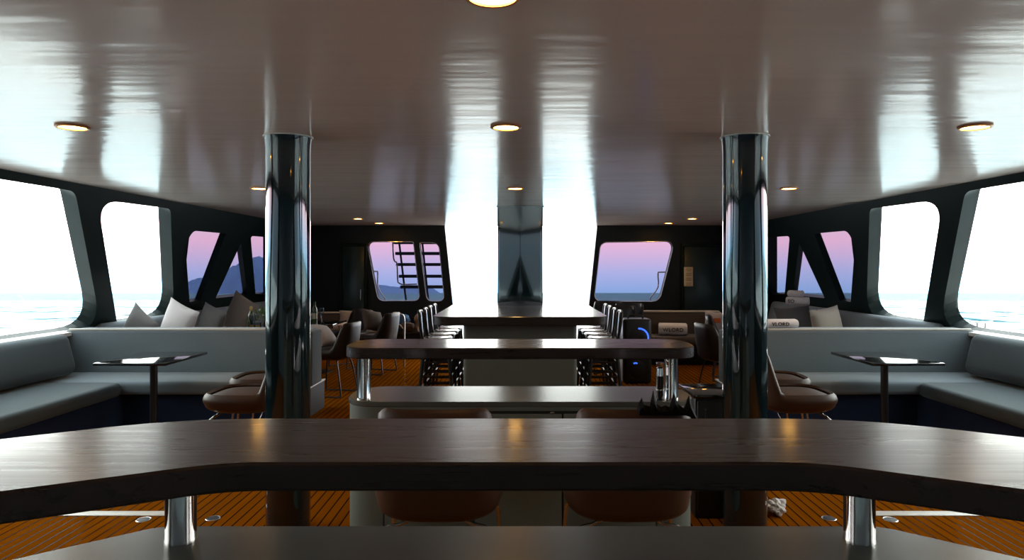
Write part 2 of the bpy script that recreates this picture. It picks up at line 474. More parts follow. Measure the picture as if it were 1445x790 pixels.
tag(build('hills', bm, M['hill'], angle=80), 'hazy blue hills across the water beyond the left windows', 'hills', kind='structure')

# ceiling downlights
LAMPS = [(-2.52, 3.83), (-.08, 3.83), (2.56, 3.83), (-2.62, 6.83), (-.05, 6.83), (2.70, 6.83), (-2.66, 11.15), (-2.55, 12.3), (2.68, 12.3), (2.82, 11.15), (-.08, 1.97)]
LAB = ['ceiling downlight nearest the left side windows', 'ceiling downlight in front of the mast casing, second from camera', 'ceiling downlight nearest the right side windows',
       'ceiling downlight just left of the left black column', 'ceiling downlight close above the mast casing top', 'ceiling downlight just right of the right black column',
       'nearer of the two small downlights above the far left window', 'farther of the two small downlights above the far left window',
       'farther of the two small downlights near the far right window', 'nearer of the two small downlights near the far right window', 'ceiling downlight cut by the top edge of the photo']
lamp0 = None
for (x, y), lb in zip(LAMPS, LAB):
    if lamp0 is None:
        lamp0 = empty('ceiling_downlight', (x, y, CEIL), lb, 'ceiling light', group='recessed ceiling downlights')
        bm = bmesh.new(); lathe(bm, [(.068, 0), (.086, -.002), (.088, -.008), (.080, -.013), (.070, -.012), (.068, 0)], seg=36); build('bezel', bm, M['bezel'], lamp0)
        bm = bmesh.new(); lathe(bm, [(.0, -.009), (.05, -.0085), (.0695, -.005)], seg=36); build('lens', bm, M['lamp'], lamp0)
        L = lamp0
    else: L = dup(lamp0, (x, y, CEIL), label=lb)
    ld = bpy.data.lights.new('downlight_beam', 'SPOT'); ld.energy = 3; ld.color = (1, .66, .32); ld.spot_size = R(110); ld.spot_blend = .6; ld.shadow_soft_size = .05
    lo = bpy.data.objects.new('downlight_beam', ld); COL.objects.link(lo); lo.location = (x, y, CEIL - .03)

# ================================================================== COLUMNS AND MAST CASING
col0 = empty('round_column', (-1.415, 4.15, 0), 'glossy black round column left of the centre bars', 'column', group='pair of glossy round columns')
bm = bmesh.new(); lathe(bm, [(.131, 0), (.131, 2.30), (.133, 2.345), (.138, CEIL - .002)], seg=64); build('shaft', bm, M['column'], col0, angle=60)
bm = bmesh.new(); lathe(bm, [(.135, CEIL - .008), (.146, CEIL - .006), (.147, CEIL - .001), (.135, CEIL - .001)], seg=64); build('ceiling_ring', bm, M['trimw'], col0)
dup(col0, (1.37, 4.15, 0), label='glossy black round column right of the centre bars')
mast = empty('mast_casing', (0, 9.05, 0), 'faceted glossy dark mast casing rising from the far counter to the ceiling', 'mast casing')
bm = bmesh.new(); prism(bm, fillet([(0, -.25), (.30, -.13), (.29, .22), (-.29, .22), (-.30, -.13)], [.01, .06, .05, .05, .06]), 1.092, CEIL, 0); build('casing', bm, M['column'], mast, angle=12)
bm = bmesh.new(); prism(bm, fillet([(0, -.262), (.312, -.138), (.302, .232), (-.302, .232), (-.312, -.138)], .05), CEIL - .012, CEIL - .001, 0); build('ceiling_collar', bm, M['column'], mast)
# the head bolts on each flank
for s in (-1, 1):
    bm = bmesh.new(); lathe(bm, [(0, 0), (.012, 0), (.012, .008), (0, .01)], seg=12)
    bmesh.ops.transform(bm, matrix=Matrix.Translation((s * .285, -.14, 2.12)) @ Matrix.Rotation(R(90), 4, 'X'), verts=bm.verts)
    build('bolt', bm, M['steel'], mast)

# ================================================================== BARS
def steel_post(bm, x, y, z0, z1, r=.038):
    lathe(bm, [(r * 1.03, z0), (r * 1.03, z0 + .008), (r, z0 + .012), (r, z1)], (x, y, 0), 40)
    return bm
# --- near bar
nb = empty('curved_bar', (0, 1.6, 0), 'long dark wood bar with angled wings across the foreground', 'bar counter')
def loc(pts, dy): return [(x, y - dy) for x, y in pts]
topo = [(-.63, 1.456), (.63, 1.456), (1.70, .86), (1.93, 1.22), (.93, 1.885), (-.93, 1.885), (-1.93, 1.22), (-1.70, .86)]
bm = bmesh.new(); prism(bm, fillet(loc(topo, 1.6), [.35, .35, .08, .08, .7, .7, .08, .08], 12), 1.118, 1.18, .006); build('raised_top', bm, M['darkwood'], nb)
lowo = [(-.50, 1.20), (.50, 1.20), (1.45, .70), (1.72, 1.22), (.94, 1.838), (-.94, 1.838), (-1.72, 1.22), (-1.45, .70)]
lowo = [(-.50, 1.30), (.50, 1.30), (1.40, .82), (1.62, 1.28), (.97, 1.838), (-.97, 1.838), (-1.62, 1.28), (-1.40, .82)]
bm = bmesh.new(); prism(bm, fillet(loc(lowo, 1.6), [.3, .3, .06, .06, .12, .12, .06, .06], 10), .868, .90, .004); build('counter_top', bm, M['ctop'], nb)
body = [(x * .96, (y - 1.5) * .9 + 1.5) for x, y in lowo]
bm = bmesh.new(); prism(bm, fillet(loc(body, 1.6), [.3, .3, .06, .06, .12, .12, .06, .06], 10), 0, .868, 0); build('cabinet_body', bm, M['cab'], nb)
for s in (-1, 1):
    build('steel_post', steel_post(bmesh.new(), s * .865, 1.735 - 1.6, .90, 1.118, .0375), M['chrome'], nb)
# --- middle bar
mb = empty('stadium_bar', (0, 3.74, 0), 'middle bar with raised dark wood top on steel posts over a grey cabinet', 'bar counter')
def stad(hx, y0, y1, r): return fillet([(-hx, y0), (hx, y0), (hx, y1), (-hx, y1)], r, 12)
bm = bmesh.new(); prism(bm, stad(.93, -.235, .21, .17), 1.122, 1.18, .005); build('raised_top', bm, M['darkwood'], mb)
bm = bmesh.new(); prism(bm, stad(.93, -.22, .245, .215), .872, .90, .004); build('counter_top', bm, M['ctop'], mb)
bm = bmesh.new(); prism(bm, stad(.925, -.215, .24, .21), 0, .872, 0); body_mb = build('cabinet_body', bm, M['cab'], mb)
for s, hx in ((-1, -.842), (1, .79)):
    build('steel_post', steel_post(bmesh.new(), hx + .012, -.125, .90, 1.122, .036), M['chrome'], mb)
for i, (x0, x1) in enumerate(((-.70, -.245), (-.235, .215), (.225, .70))):
    d = build('cabinet_door', bounds(x0, x1, -.229, -.213, .10, .838, .003), M['cab'], mb)
    bm = bmesh.new(); box(bm, (x1 - .05, -.231, .845), (.022, .012, .012), .003); build('latch', bm, M['steel'], d)
bm = bounds(-.71, .71, -.2175, -.2140, .09, .852); build('recess_panel', bm, M['gap'], mb)
# --- far counter
fc = empty('long_counter', (0, 8.3, 0), 'long far counter with rounded wood top below the mast casing', 'counter')
bm = bmesh.new(); prism(bm, stad(.905, -1.4, 1.25, .20), 1.0, 1.09, .006); build('counter_top', bm, M['darkwood'], fc)
bm = bmesh.new(); prism(bm, stad(.595, -1.2, 1.1, .05), 0, 1.0, 0); build('cabinet_body', bm, M['cab'], fc)
bm = bounds(-.60, .60, -1.215, -1.19, .0, .09); build('kickboard', bm, M['black'], fc)

# ================================================================== CHAIRS
def ss(a, b, x):
    t = max(0, min(1, (x - a) / (b - a))); return t * t * (3 - 2 * t)
def sq(th, n=3.3):
    c, s = math.cos(th), math.sin(th)
    return (math.copysign(abs(s) ** (2 / n), s), math.copysign(abs(c) ** (2 / n), c))   # th=0 -> front (+Y)
def tub_shell(hx=.285, hy=.29, z0=.48, zs=.635, zb=.995, th=.032, lo=.58, hi=.86):
    bm = bmesh.new(); N = 44; Vn = 15
    def pt(i, v, off):
        th_ = 2 * PI * i / N; w = (1 - math.cos(th_)) / 2
        rim = zs + (zb - zs) * ss(lo, hi, w)
        x, y = sq(th_)
        if v < .5:
            a = v / .5; rho = .12 + .84 * math.sin(a * PI / 2); z = z0 + (zs - z0) * .55 * (1 - math.cos(a * PI / 2))
        else:
            a = (v - .5) / .5; rho = .96 + .04 * math.sin(a * PI); z0b = z0 + (zs - z0) * .55; z = z0b + (rim - z0b) * a
        px = x * hx * rho * (1 - off / hx); py = y * hy * rho * (1 - off / hy)
        back = ss(.35, .9, w); py -= back * .05 * max(0, (z - zs) / (zb - zs))
        px *= 1 + .03 * max(0, (z - zs) / (zb - zs)) ** 2
        return (px, py, z + (off * .9 if v < .5 else off * .9 * (1 - (v - .5) * 2)))
    outer = [[bm.verts.new(pt(i, v / (Vn - 1), 0)) for i in range(N)] for v in range(Vn)]
    inner = [[bm.verts.new(pt(i, v / (Vn - 1), th)) for i in range(N)] for v in range(Vn)]
    mid = [bm.verts.new(((outer[-1][i].co + inner[-1][i].co) / 2 + Vector((0, 0, th * .45)))) for i in range(N)]
    for g in (outer, inner):
        for v in range(Vn - 1):
            for i in range(N): bm.faces.new((g[v][i], g[v][(i + 1) % N], g[v + 1][(i + 1) % N], g[v + 1][i]))
        bm.faces.new(g[0])
    for i in range(N):
        k = (i + 1) % N
        bm.faces.new((outer[-1][i], outer[-1][k], mid[k], mid[i])); bm.faces.new((inner[-1][i], inner[-1][k], mid[k], mid[i]))
    return bm
def seat_pad(hx, hy, z0, z1, y=0.):
    bm = bmesh.new(); N = 36; prof = [(.80, z0), (.97, z0 + (z1 - z0) * .25), (1, z0 + (z1 - z0) * .55), (.96, z0 + (z1 - z0) * .85), (.82, z1), (.45, z1 + .008)]
    rings = [[bm.verts.new((sq(2 * PI * i / N)[0] * hx * r, y + sq(2 * PI * i / N)[1] * hy * r, z)) for i in range(N)] for r, z in prof]
    for A, B in zip(rings, rings[1:]):
        for i in range(N): bm.faces.new((A[i], A[(i + 1) % N], B[(i + 1) % N], B[i]))
    bm.faces.new(rings[0][::-1]); bm.faces.new(rings[-1]); return bm
def rod_leg(sx, sy):
    bm = bmesh.new()
    tube(bm, smooth_path([(sx * .10, sy * .15, .505), (sx * .16, sy * .165, .482), (sx * .215, sy * .175, .470), (sx * .25, sy * .19, .43), (sx * .262, sy * .22, .22), (sx * .272, sy * .24, .0)], 5), .0085, 8)
    return bm
def make_tub(name, label, group, lm, legm, sled=False, lo=.58, hi=.86):
    r = empty(name, (0, 0, 0), label, 'chair', group=group)
    sh = build('shell', tub_shell(lo=lo, hi=hi), lm, r, angle=70)
    build('seat_cushion', seat_pad(.245, .245, .548, .632, .015), lm, r, angle=60)
    if sled:
        for s in (-1, 1):
            bm = bmesh.new()
            tube(bm, smooth_path([(s * .12, .12, .50), (s * .21, .17, .44), (s * .24, .20, .06), (s * .24, .17, .011), (s * .24, 0, .011), (s * .24, -.19, .011), (s * .24, -.22, .06), (s * .20, -.16, .44), (s * .12, -.12, .50)], 6), .010, 8)
            build('leg', bm, legm, r)
    else:
        for sx in (-1, 1):
            for sy in (-1, 1): build('leg', rod_leg(sx, sy), legm, r)
    return r
tub = make_tub('tub_chair', 'brown leather tub chair tucked under the middle bar, left one', 'brown leather tub chairs', M['leather'], M['steel'])
tub.location = (-.36, 3.12, 0)
dup(tub, (.475, 3.12, 0), 0, 'brown leather tub chair at the middle bar with black fabric hung on it')
side = make_tub('tub_chair', 'brown leather tub chair beside the left column, nearer one', 'brown leather tub chairs', M['leather'], M['steel'], lo=.74, hi=.95)
side.location = (-2.11, 5.28, 0); side.rotation_euler = (0, 0, R(88))
dup(side, (-2.22, 5.98, 0), R(92), 'brown leather tub chair partly hidden behind the nearer one at the left column')
dup(side, (2.11, 5.28, 0), R(-88), 'brown leather tub chair beside the right column, nearer one')
dup(side, (2.22, 5.98, 0), R(-92), 'brown leather tub chair partly hidden behind the nearer one at the right column')
lounge = make_tub('lounge_chair', 'dark leather lounge chair holding a pale pillow, left aisle', 'dark lounge chairs along the aisle', M['dkleather'], M['black'], True)
for ch in lounge.children: ch.data.transform(Matrix.Diagonal((1, 1, .90, 1)))
lounge.location = (-2.36, 8.55, 0); lounge.rotation_euler = (0, 0, R(80))
dup(lounge, (-2.18, 10.3, 0), R(75), 'dark leather lounge chair with curved metal arm frame behind the pillow chair')
dup(lounge, (-2.75, 10.9, 0), R(140), 'dark leather lounge chair on the far side of the far left table')
dup(lounge, (2.50, 8.35, 0), R(-78), 'dark leather lounge chair right of the middle bar, its back toward the aisle')
dup(lounge, (2.95, 9.6, 0), R(-105), 'dark leather lounge chair behind the one beside the right column')
# bent steel frame standing behind the far-left lounge chair
bm = bmesh.new(); fr = tag(build('tubular_armrest_frame', tube(bm, smooth_path([(-1.83, 10.72, 0), (-1.83, 10.72, .5), (-1.83, 10.72, .78), (-1.88, 10.72, .85), (-1.97, 10.72, .87), (-2.03, 10.72, .84)], 6), .016, 10), M['steel']), 'bent steel tube frame behind the far left lounge chair', 'metal frame')
bm = bmesh.new(); build('brace', tube(bm, smooth_path([(-1.83, 10.72, .60), (-1.90, 10.72, .68), (-1.95, 10.72, .66), (-1.96, 10.72, .43), (-1.95, 10.72, .30), (-1.83, 10.72, .28)], 5), .012, 8), M['steel'], fr)
# dark wicker chairs behind the speaker
wick = make_tub('wicker_chair', 'black chair just behind the party speaker', 'black chairs stacked by the far right window', M['blackvinyl'], M['black'], True)
wick.location = (1.40, 10.1, 0); wick.rotation_euler = (0, 0, R(150)); wick['category'] = 'chair'
dup(wick, (1.64, 10.78, 0), R(150), 'black chair second behind the party speaker')
dup(wick, (1.45, 11.45, 0), R(165), 'black chair farthest behind the party speaker, under the far right window')

# ---- bar stools
def make_stool():
    r = empty('bar_stool', (0, 0, 0), 'black metal bar stool nearest on the left of the far counter', 'stool', group='black metal stools along the far counter')
    bm = bmesh.new(); box(bm, (0, 0, .757), (.33, .33, .022), .01, 3); st = build('seat', bm, M['black'], r)
    bm = bmesh.new(); box(bm, (0, 0, .735), (.30, .30, .05), .01, 2); build('seat_skirt', bm, M['black'], r)
    bm = bmesh.new(); box(bm, (0, 0, .770), (.30, .30, .012), .006, 2); build('seat_plate', bm, M['steel'], st)
    for sx in (-1, 1):
        for sy in (-1, 1):
            bm = bmesh.new()
            tube(bm, [(sx * .135, sy * .135, .74), (sx * .20, sy * .20, .0)], [.026, .015], 8)
            build('leg', bm, M['black'], r)
    for z, k in ((.20, .182), (.34, .169), (.50, .157)):
        for a in range(4):
            c, s = math.cos(a * PI / 2), math.sin(a * PI / 2)
            bm = bmesh.new(); tube(bm, [(c * k - s * k, s * k + c * k, z), (c * k + s * k, s * k - c * k, z)], .011, 8); build('rung', bm, M['black'], r)
    bm = bmesh.new()
    tube(bm, smooth_path([(-.15, -.15, .74), (-.158, -.185, .92), (-.150, -.20, 1.04), (-.11, -.206, 1.075), (0, -.214, 1.08), (.11, -.206, 1.075), (.150, -.20, 1.04), (.158, -.185, .92), (.15, -.15, .74)], 5), .016, 8)
    build('back_frame', bm, M['black'], r)
    bm = bmesh.new(); box(bm, (0, -.185, .91), (.085, .012, .32), .004, 2, Matrix.Rotation(R(5), 4, 'X')); build('back_slat', bm, M['black'], r)
    return r
stool = make_stool(); stool.location = (-.965, 7.95, 0); stool.rotation_euler = (0, 0, R(-90))
for i, y in enumerate((8.4, 8.85, 9.3)):
    dup(stool, (-.965, y, 0), R(-90), 'black metal bar stool %s from the front on the left of the far counter' % ['second', 'third', 'fourth'][i])
for i, y in enumerate((7.95, 8.4, 8.85, 9.3)):
    dup(stool, (.965, y, 0), R(90), 'black metal bar stool %s on the right of the far counter' % ['nearest', 'second from the front', 'third from the front', 'fourth from the front'][i])

# ================================================================== SOFAS
def soft(x0, x1, y0, y1, z0, z1, r=.05): return bounds(x0, x1, y0, y1, z0, z1, r, 5)
def corner_sofa(s, nm):
    r = empty('corner_sofa', (s * 3.6, 6.6, 0), 'blue grey L shaped corner sofa under the %s side windows' % nm, 'sofa', group='blue grey corner sofas')
    ox, oy = s * 3.6, 6.6
    def P(n, x0, x1, y0, y1, z0, z1, m, rad=.05, parent=None):
        a, b = sorted((s * x0 - ox, s * x1 - ox))
        return build(n, soft(a, b, y0 - oy, y1 - oy, z0, z1, rad), m, parent or r, angle=50)
    P('plinth', 2.26, 4.84, 6.72, 7.60, 0, .345, M['navy'], .008)
    P('plinth', 3.92, 4.84, 3.3, 6.72, 0, .345, M['navy'], .008)
    P('end_plinth', 2.232, 2.26, 6.78, 7.76, 0, .305, M['dkbrown'], .004)
    pt = P('edge_strip', 2.225, 2.262, 6.78, 7.78, .305, .318, M['trimw'], .004)
    P('seat', 2.26, 4.84, 6.60, 7.26, .35, .48, M['sofa'], .045)
    P('seat', 3.85, 4.84, 4.92, 6.60, .345, .482, M['sofa2'], .05)
    P('seat', 3.85, 4.84, 3.30, 4.915, .345, .482, M['sofa2'], .05)
    bk = P('backrest', 2.26, 4.84, 7.23, 7.60, .40, .925, M['sofa'], .03)
    # cream edge strip along the top and down the aisle end
    bm = bmesh.new()
    pts = [(s * 4.80 - ox, 7.245 - oy, .928), (s * 2.31 - ox, 7.245 - oy, .928), (s * 2.258 - ox, 7.245 - oy, .88), (s * 2.252 - ox, 7.245 - oy, .32)]
    tube(bm, smooth_path(pts[:2], 2) + smooth_path([pts[1], (s * 2.27 - ox, 7.245 - oy, .915), pts[2]], 4)[1:] + [pts[3]], .013, 8)
    build('piping', bm, M['cream'], bk)
    # end panel
    e = P('end_panel', 2.222, 2.262, 7.26, 7.62, .318, .90, M['sofa2'], .015)
    # bolster along the side
    t = nbox((0, 0, 0), (.20, 3.7, .42), .085, 6, None)
    bmesh.ops.transform(t, matrix=Matrix.Translation((s * 4.67 - ox, 5.15 - oy, .70)) @ Matrix.Rotation(s * R(14), 4, 'Y'), verts=t.verts)
    build('bolster', t, M['sofa2'], r, angle=60)
    return r
corner_sofa(-1, 'left'); corner_sofa(1, 'right')
def side_bench(s, nm):
    ox, oy = s * 4.4, 10
    r = empty('window_bench', (ox, oy, 0), 'long upholstered window bench beyond the %s corner sofa' % nm, 'sofa', group='window benches')
    def P(n, x0, x1, y0, y1, z0, z1, m, rad=.05):
        a, b = sorted((s * x0 - ox, s * x1 - ox)); return build(n, soft(a, b, y0 - oy, y1 - oy, z0, z1, rad), m, r, angle=50)
    P('plinth', 4.05, 4.84, 7.7, 12.85, 0, .345, M['dkbrown'], .008)
    P('seat', 3.98, 4.84, 7.7, 12.9, .345, .48, M['sofa'], .05)
    t = nbox((0, 0, 0), (.20, 5.1, .46), .08, 6)
    bmesh.ops.transform(t, matrix=Matrix.Translation((s * 4.77 - ox, 10.28 - oy, .72)) @ Matrix.Rotation(s * R(14), 4, 'Y'), verts=t.verts)
    build('backrest', t, M['sofa'], r, angle=60)
side_bench(-1, 'left'); side_bench(1, 'right')
def bench(x0, x1, y0, label, group=None, h=.83):
    ox, oy = (x0 + x1) / 2, y0
    w = (x1 - x0) / 2
    r = empty('back_bench', (ox, oy, 0), label, 'sofa', group=group)
    build('plinth', bounds(-w + .03, w - .03, .06, .64, 0, .33, .01), M['dkbrown'], r)
    build('seat', soft(-w, w, 0, .62, .33, .46, .05), M['bench'], r, angle=50)
    bk = build('backrest', soft(-w, w, .55, .72, .36, h, .05), M['bench'], r, angle=50)
    bm = bmesh.new(); tube(bm, smooth_path([(-w - .012, .56, .36), (-w - .012, .56, h - .08), (-w + .02, .56, h - .01), (-w + .10, .56, h + .008), (0, .56, h + .008), (w - .10, .56, h + .008), (w - .02, .56, h - .01), (w + .012, .56, h - .08), (w + .012, .56, .36)], 5), .016, 8)
    build('piping', bm, M['cream'], bk)
    return r
bench(1.95, 3.40, 11.0, 'taupe bench with cream edge and a towel on its seat, far right', 'taupe benches by the far bulkhead')
bench(-3.86, -2.62, 12.0, 'taupe bench with pale cushions behind the far left table', 'taupe benches by the far bulkhead', .74)

# ---- cushions
def pillow_bm(w, h, t, n=14, sharp=.82):
    bm = bmesh.new(); V = {}
    for side in (1, -1):
        for i in range(n + 1):
            for j in range(n + 1):
                u, v = 2 * i / n - 1, 2 * j / n - 1
                edge = abs(u) > .999 or abs(v) > .999
                if side < 0 and edge: V[side, i, j] = V[1, i, j]; continue
                k = (1 - u * u) * (1 - v * v)
                pinch_u = 1 - (1 - sharp) * (1 - v * v) * .0 - .07 * (1 - abs(v) ** 2)
                pinch_v = 1 - .07 * (1 - abs(u) ** 2)
                V[side, i, j] = bm.verts.new((u * w / 2 * pinch_u, side * t / 2 * k ** .42, v * h / 2 * pinch_v))
    for side in (1, -1):
        for i in range(n):
            for j in range(n):
                q = (V[side, i, j], V[side, i + 1, j], V[side, i + 1, j + 1], V[side, i, j + 1])
                bm.faces.new(q)
    return bm
def pillow(loc_, w, h, t, m, label, roll=0., yaw=0., lean=0., group='loose cushions'):
    mt = Matrix.Rotation(yaw, 4, 'Z') @ Matrix.Rotation(lean, 4, 'X') @ Matrix.Rotation(roll, 4, 'Y')
    bm = pillow_bm(w, h, t); bmesh.ops.transform(bm, matrix=mt, verts=bm.verts)
    lowz = min(v.co.z for v in bm.verts)
    bmesh.ops.translate(bm, vec=(0, 0, -lowz), verts=bm.verts)
    o = build('cushion', bm, m, angle=80); o.location = loc_
    tag(o, label, 'cushion', group)
    return o
B = .485
pillow((-4.45, 7.92, B), .52, .52, .16, M['grey'], 'small dark grey cushion leftmost on the left window bench', roll=R(28), yaw=R(-25), lean=R(-8))
pillow((-4.34, 8.62, B), .58, .58, .17, M['pale'], 'pale cushion standing point up, beside the dark leftmost cushion', roll=R(18), yaw=R(-25), lean=R(-8))
pillow((-4.28, 9.42, B), .52, .52, .17, M['grey'], 'dark grey cushion between the two pale cushions on the left bench', roll=R(14), yaw=R(-30), lean=R(-8))
pillow((-4.26, 10.35, B), .58, .58, .17, M['beige'], 'pale beige cushion nearest the wine bottle on the left bench', roll=R(24), yaw=R(-25), lean=R(-8))
pillow((4.12, 10.2, B), .78, .52, .22, M['grey'], 'wide dark taupe cushion under the rolled towel, right bench', roll=R(-3), yaw=R(28), lean=R(-12))
bg2 = pillow((4.18, 9.25, B), .56, .54, .19, M['beige'], 'beige cushion with a small red label, right bench', roll=R(-6), yaw=R(25), lean=R(-10))
bm = bmesh.new(); box(bm, (-.19, -.045, .505), (.06, .02, .025), .003, 1, Matrix.Rotation(R(-28), 4, 'Y')); build('label_tag', bm, M['red'], bg2)
pillow((-2.46, 8.50, .585), .40, .36, .15, M['pale'], 'pale cushion leaning in the left aisle lounge chair', roll=R(10), yaw=R(75), lean=R(-44))
pillow((-3.0, 12.42, .465), .62, .34, .16, M['beige'], 'low pale cushion on the far left bench behind the bottle', roll=0, lean=R(-10))
pillow((-2.22, 10.26, .585), .40, .36, .15, M['bench'], 'brown cushion in the far left lounge chair', roll=R(14), yaw=R(60), lean=R(-28))
op = pillow((3.25, 11.38, .465), .36, .36, .14, M['pale'], 'pale cushion with orange print at the right end of the far bench', roll=R(8), yaw=R(10), lean=R(-10))
bm = bmesh.new(); box(bm, (.02, -.085, .24), (.12, .01, .08), .004, 1, Matrix.Rotation(R(-10), 4, 'X')); build('printed_patch', bm, M['orange'], op)

# ---- pedestal tables
def make_table():
    r = empty('pedestal_table', (-3.42, 6.35, 0), 'black square pedestal table in front of the left corner sofa', 'table', group='black pedestal tables')
    build('table_top', nbox((0, 0, .742), (.64, .80, .026), .006, 2), M['blackgloss'], r)
    bm = bmesh.new(); lathe(bm, [(.033, .01), (.033, .728)], seg=28); build('pedestal', bm, M['black'], r)
    bm = bmesh.new(); lathe(bm, [(0, 0), (.20, 0), (.20, .008), (.05, .022), (0, .022)], seg=36); build('base', bm, M['black'], r)
    bm = bmesh.new(); lathe(bm, [(0, .712), (.11, .712), (.11, .7285), (0, .7285)], seg=24); build('mounting_plate', bm, M['black'], r)
    return r
tb = make_table()
dup(tb, (3.40, 6.35, 0), 0, 'black square pedestal table in front of the right corner sofa')
dup(tb, (-3.45, 9.05, 0), 0, 'black pedestal table with flowers and wine behind the left corner sofa')
dup(tb, (-3.06, 10.35, 0), 0, 'black pedestal table with a lone bottle and glass, far left')

# ---- wine, flowers, glasses
def bottle(loc_, label, foil=True):
    r = empty('wine_bottle', loc_, label, 'bottle', group='wine bottles')
    bm = bmesh.new(); lathe(bm, [(0, 0), (.036, 0), (.038, .01), (.038, .19), (.034, .215), (.017, .25), (.014, .265), (.014, .30), (0, .30)], seg=24); g = build('glass_body', bm, M['bottleg'], r, angle=50)
    bm = bmesh.new(); lathe(bm, [(.0150, .255), (.0156, .26), (.0156, .318), (.0, .32)], seg=20); build('foil', bm, M['foil'] if foil else M['bottleg'], r)
    bm = bmesh.new(); lathe(bm, [(.0384, .06), (.0388, .062), (.0388, .145), (.0384, .147)], seg=24); build('paper_label', bm, M['paper'] if not foil else M['bottleg'], r)
bottle((-3.56, 9.0, .756), 'wine bottle with gold foil beside the flowers')
bottle((-3.08, 10.2, .756), 'green wine bottle on the far left table', False)
def stem_glass(loc_, label, juice=False):
    r = empty('wine_glass', loc_, label, 'glass')
    if juice:
        bm = bmesh.new(); lathe(bm, [(0, 0), (.036, 0), (.040, .12), (.037, .12), (.034, .006), (0, .006)], seg=24); build('tumbler', bm, M['clear'], r)
        bm = bmesh.new(); lathe(bm, [(0, .008), (.0335, .008), (.0355, .085), (0, .085)], seg=24); build('juice', bm, M['juice'], r); r.name = 'juice_glass'
    else:
        bm = bmesh.new(); lathe(bm, [(0, 0), (.036, .002), (.036, .005), (.006, .012)], seg=24); build('foot', bm, M['clear'], r)
        bm = bmesh.new(); lathe(bm, [(.006, .010), (.005, .09), (.007, .10)], seg=12); build('stem', bm, M['clear'], r)
        bm = bmesh.new(); lathe(bm, [(.006, .098), (.030, .125), (.040, .165), (.036, .225), (.034, .225), (.038, .165), (.028, .127), (0, .104)], seg=24); build('bowl', bm, M['clear'], r)
stem_glass((-2.965, 10.15, .756), 'wine glass beside the far left bottle')
stem_glass((-3.47, 8.80, .756), 'glass of orange juice in front of the flower vase', True)
stem_glass((-3.385, 8.78, .756), 'second glass of orange juice nearest the left column', True)
stem_glass((-3.50, 8.90, .756), 'wine glass between the bottle and the flower vase')
fv = empty('flower_vase', (-3.38, 9.10, .756), 'glass vase of green leaves and pale flowers', 'vase of flowers')
bm = bmesh.new(); lathe(bm, [(0, 0), (.045, 0), (.05, .05), (.038, .15), (.045, .17), (.042, .17), (.034, .15), (.045, .05), (0, .008)], seg=24); build('vase', bm, M['clear'], fv)
bm = bmesh.new(); bp = bmesh.new(); bs = bmesh.new(); rg = random.Random(5)
for k in range(26):
    a = rg.uniform(0, 2 * PI); rr = rg.uniform(.02, .13); h = rg.uniform(.20, .34) - rr * .5
    e = Vector((rr * math.cos(a), rr * math.sin(a), h)); tube(bs, [(0, 0, .05), e * .6 + Vector((0, 0, .05)), e], .002, 5)
    for q in range(5):
        d = Vector((rg.uniform(-1, 1), rg.uniform(-1, 1), rg.uniform(-.3, 1))).normalized(); s_ = d.orthogonal().normalized(); n_ = d.cross(s_)
        L_ = rg.uniform(.03, .055); p = e - Vector((0, 0, .02 * q * .5))
        vs = [bm.verts.new(p), bm.verts.new(p + d * L_ * .5 + s_ * L_ * .28 + n_ * .004), bm.verts.new(p + d * L_), bm.verts.new(p + d * L_ * .5 - s_ * L_ * .28 + n_ * .004)]
        bm.faces.new(vs)
    if k % 3 == 0:
        t = bmesh.new(); bmesh.ops.create_icosphere(t, subdivisions=1, radius=.014); merge(bp, t, Matrix.Translation(e + Vector((0, 0, .01))))
build('leaves', bm, M['leaf'], fv, smooth=False); build('flower', bp, M['petal'], fv); build('stem', bs, M['leaf'], fv)

# ---- towels
def rolled(name, loc_, L_, r_, label, yaw, txt=None, tsize=.07, tilt=0., face=-1, flat=.8, toff=0.):
    o = empty(name, loc_, label, 'towel', rz=yaw, group='white towels')
    bm = bmesh.new(); N, Mx = 36, 14
    rings = []
    for j in range(Mx + 1):
        u = j / Mx; x = (u - .5) * L_; k = 1 - .10 * (abs(2 * u - 1) ** 6)
        rings.append([bm.verts.new((x, k * r_ * math.cos(2 * PI * i / N) * (1 + .03 * math.sin(3 * i + j)), r_ * flat + k * r_ * flat * math.sin(2 * PI * i / N))) for i in range(N)])
    for A, B_ in zip(rings, rings[1:]):
        for i in range(N): bm.faces.new((A[i], A[(i + 1) % N], B_[(i + 1) % N], B_[i]))
    for ring, x in ((rings[0], -L_ / 2), (rings[-1], L_ / 2)):
        c = bm.verts.new((x * .96, 0, r_ * flat))
        for i in range(N): bm.faces.new((ring[i], ring[(i + 1) % N], c))
    build('towel_roll', bm, M['towel'], o, angle=70)
    # overlapped outer flap
    bm = bmesh.new(); box(bm, (0, r_ * .25, r_ * flat * 1.93), (L_ * .97, r_ * .9, .012), .005, 2); build('flap', bm, M['towel'], o)
    if txt:
        lettering(txt, tsize, o, Matrix.Translation((toff, -r_ * 1.028, r_ * flat)) @ Matrix.Rotation(R(90), 4, 'X'), M['ink'], .004)
    return o
rolled('rolled_towel', (2.80, 7.40, .928), .42, .062, 'white rolled towel with VLORD print on the right sofa back', 0, 'VLORD', .054, toff=.01, flat=.78)
rolled('folded_towel', (2.53, 11.28, .462), .46, .14, 'white towel lying on the far right bench seat', R(-10), 'WLORD', .085, flat=.70)
rolled('folded_towel', (-3.08, 11.95 + .18, .462), .46, .10, 'white printed towel on the far left bench, below the table top', 0, 'YLORD', .085, flat=.70)
rt = rolled('rolled_towel', (4.16, 10.20, 1.02), .32, .075, 'white rolled towel lying on top of the wide taupe cushion', R(-30), 'SO', .07, flat=.8, toff=-.08)
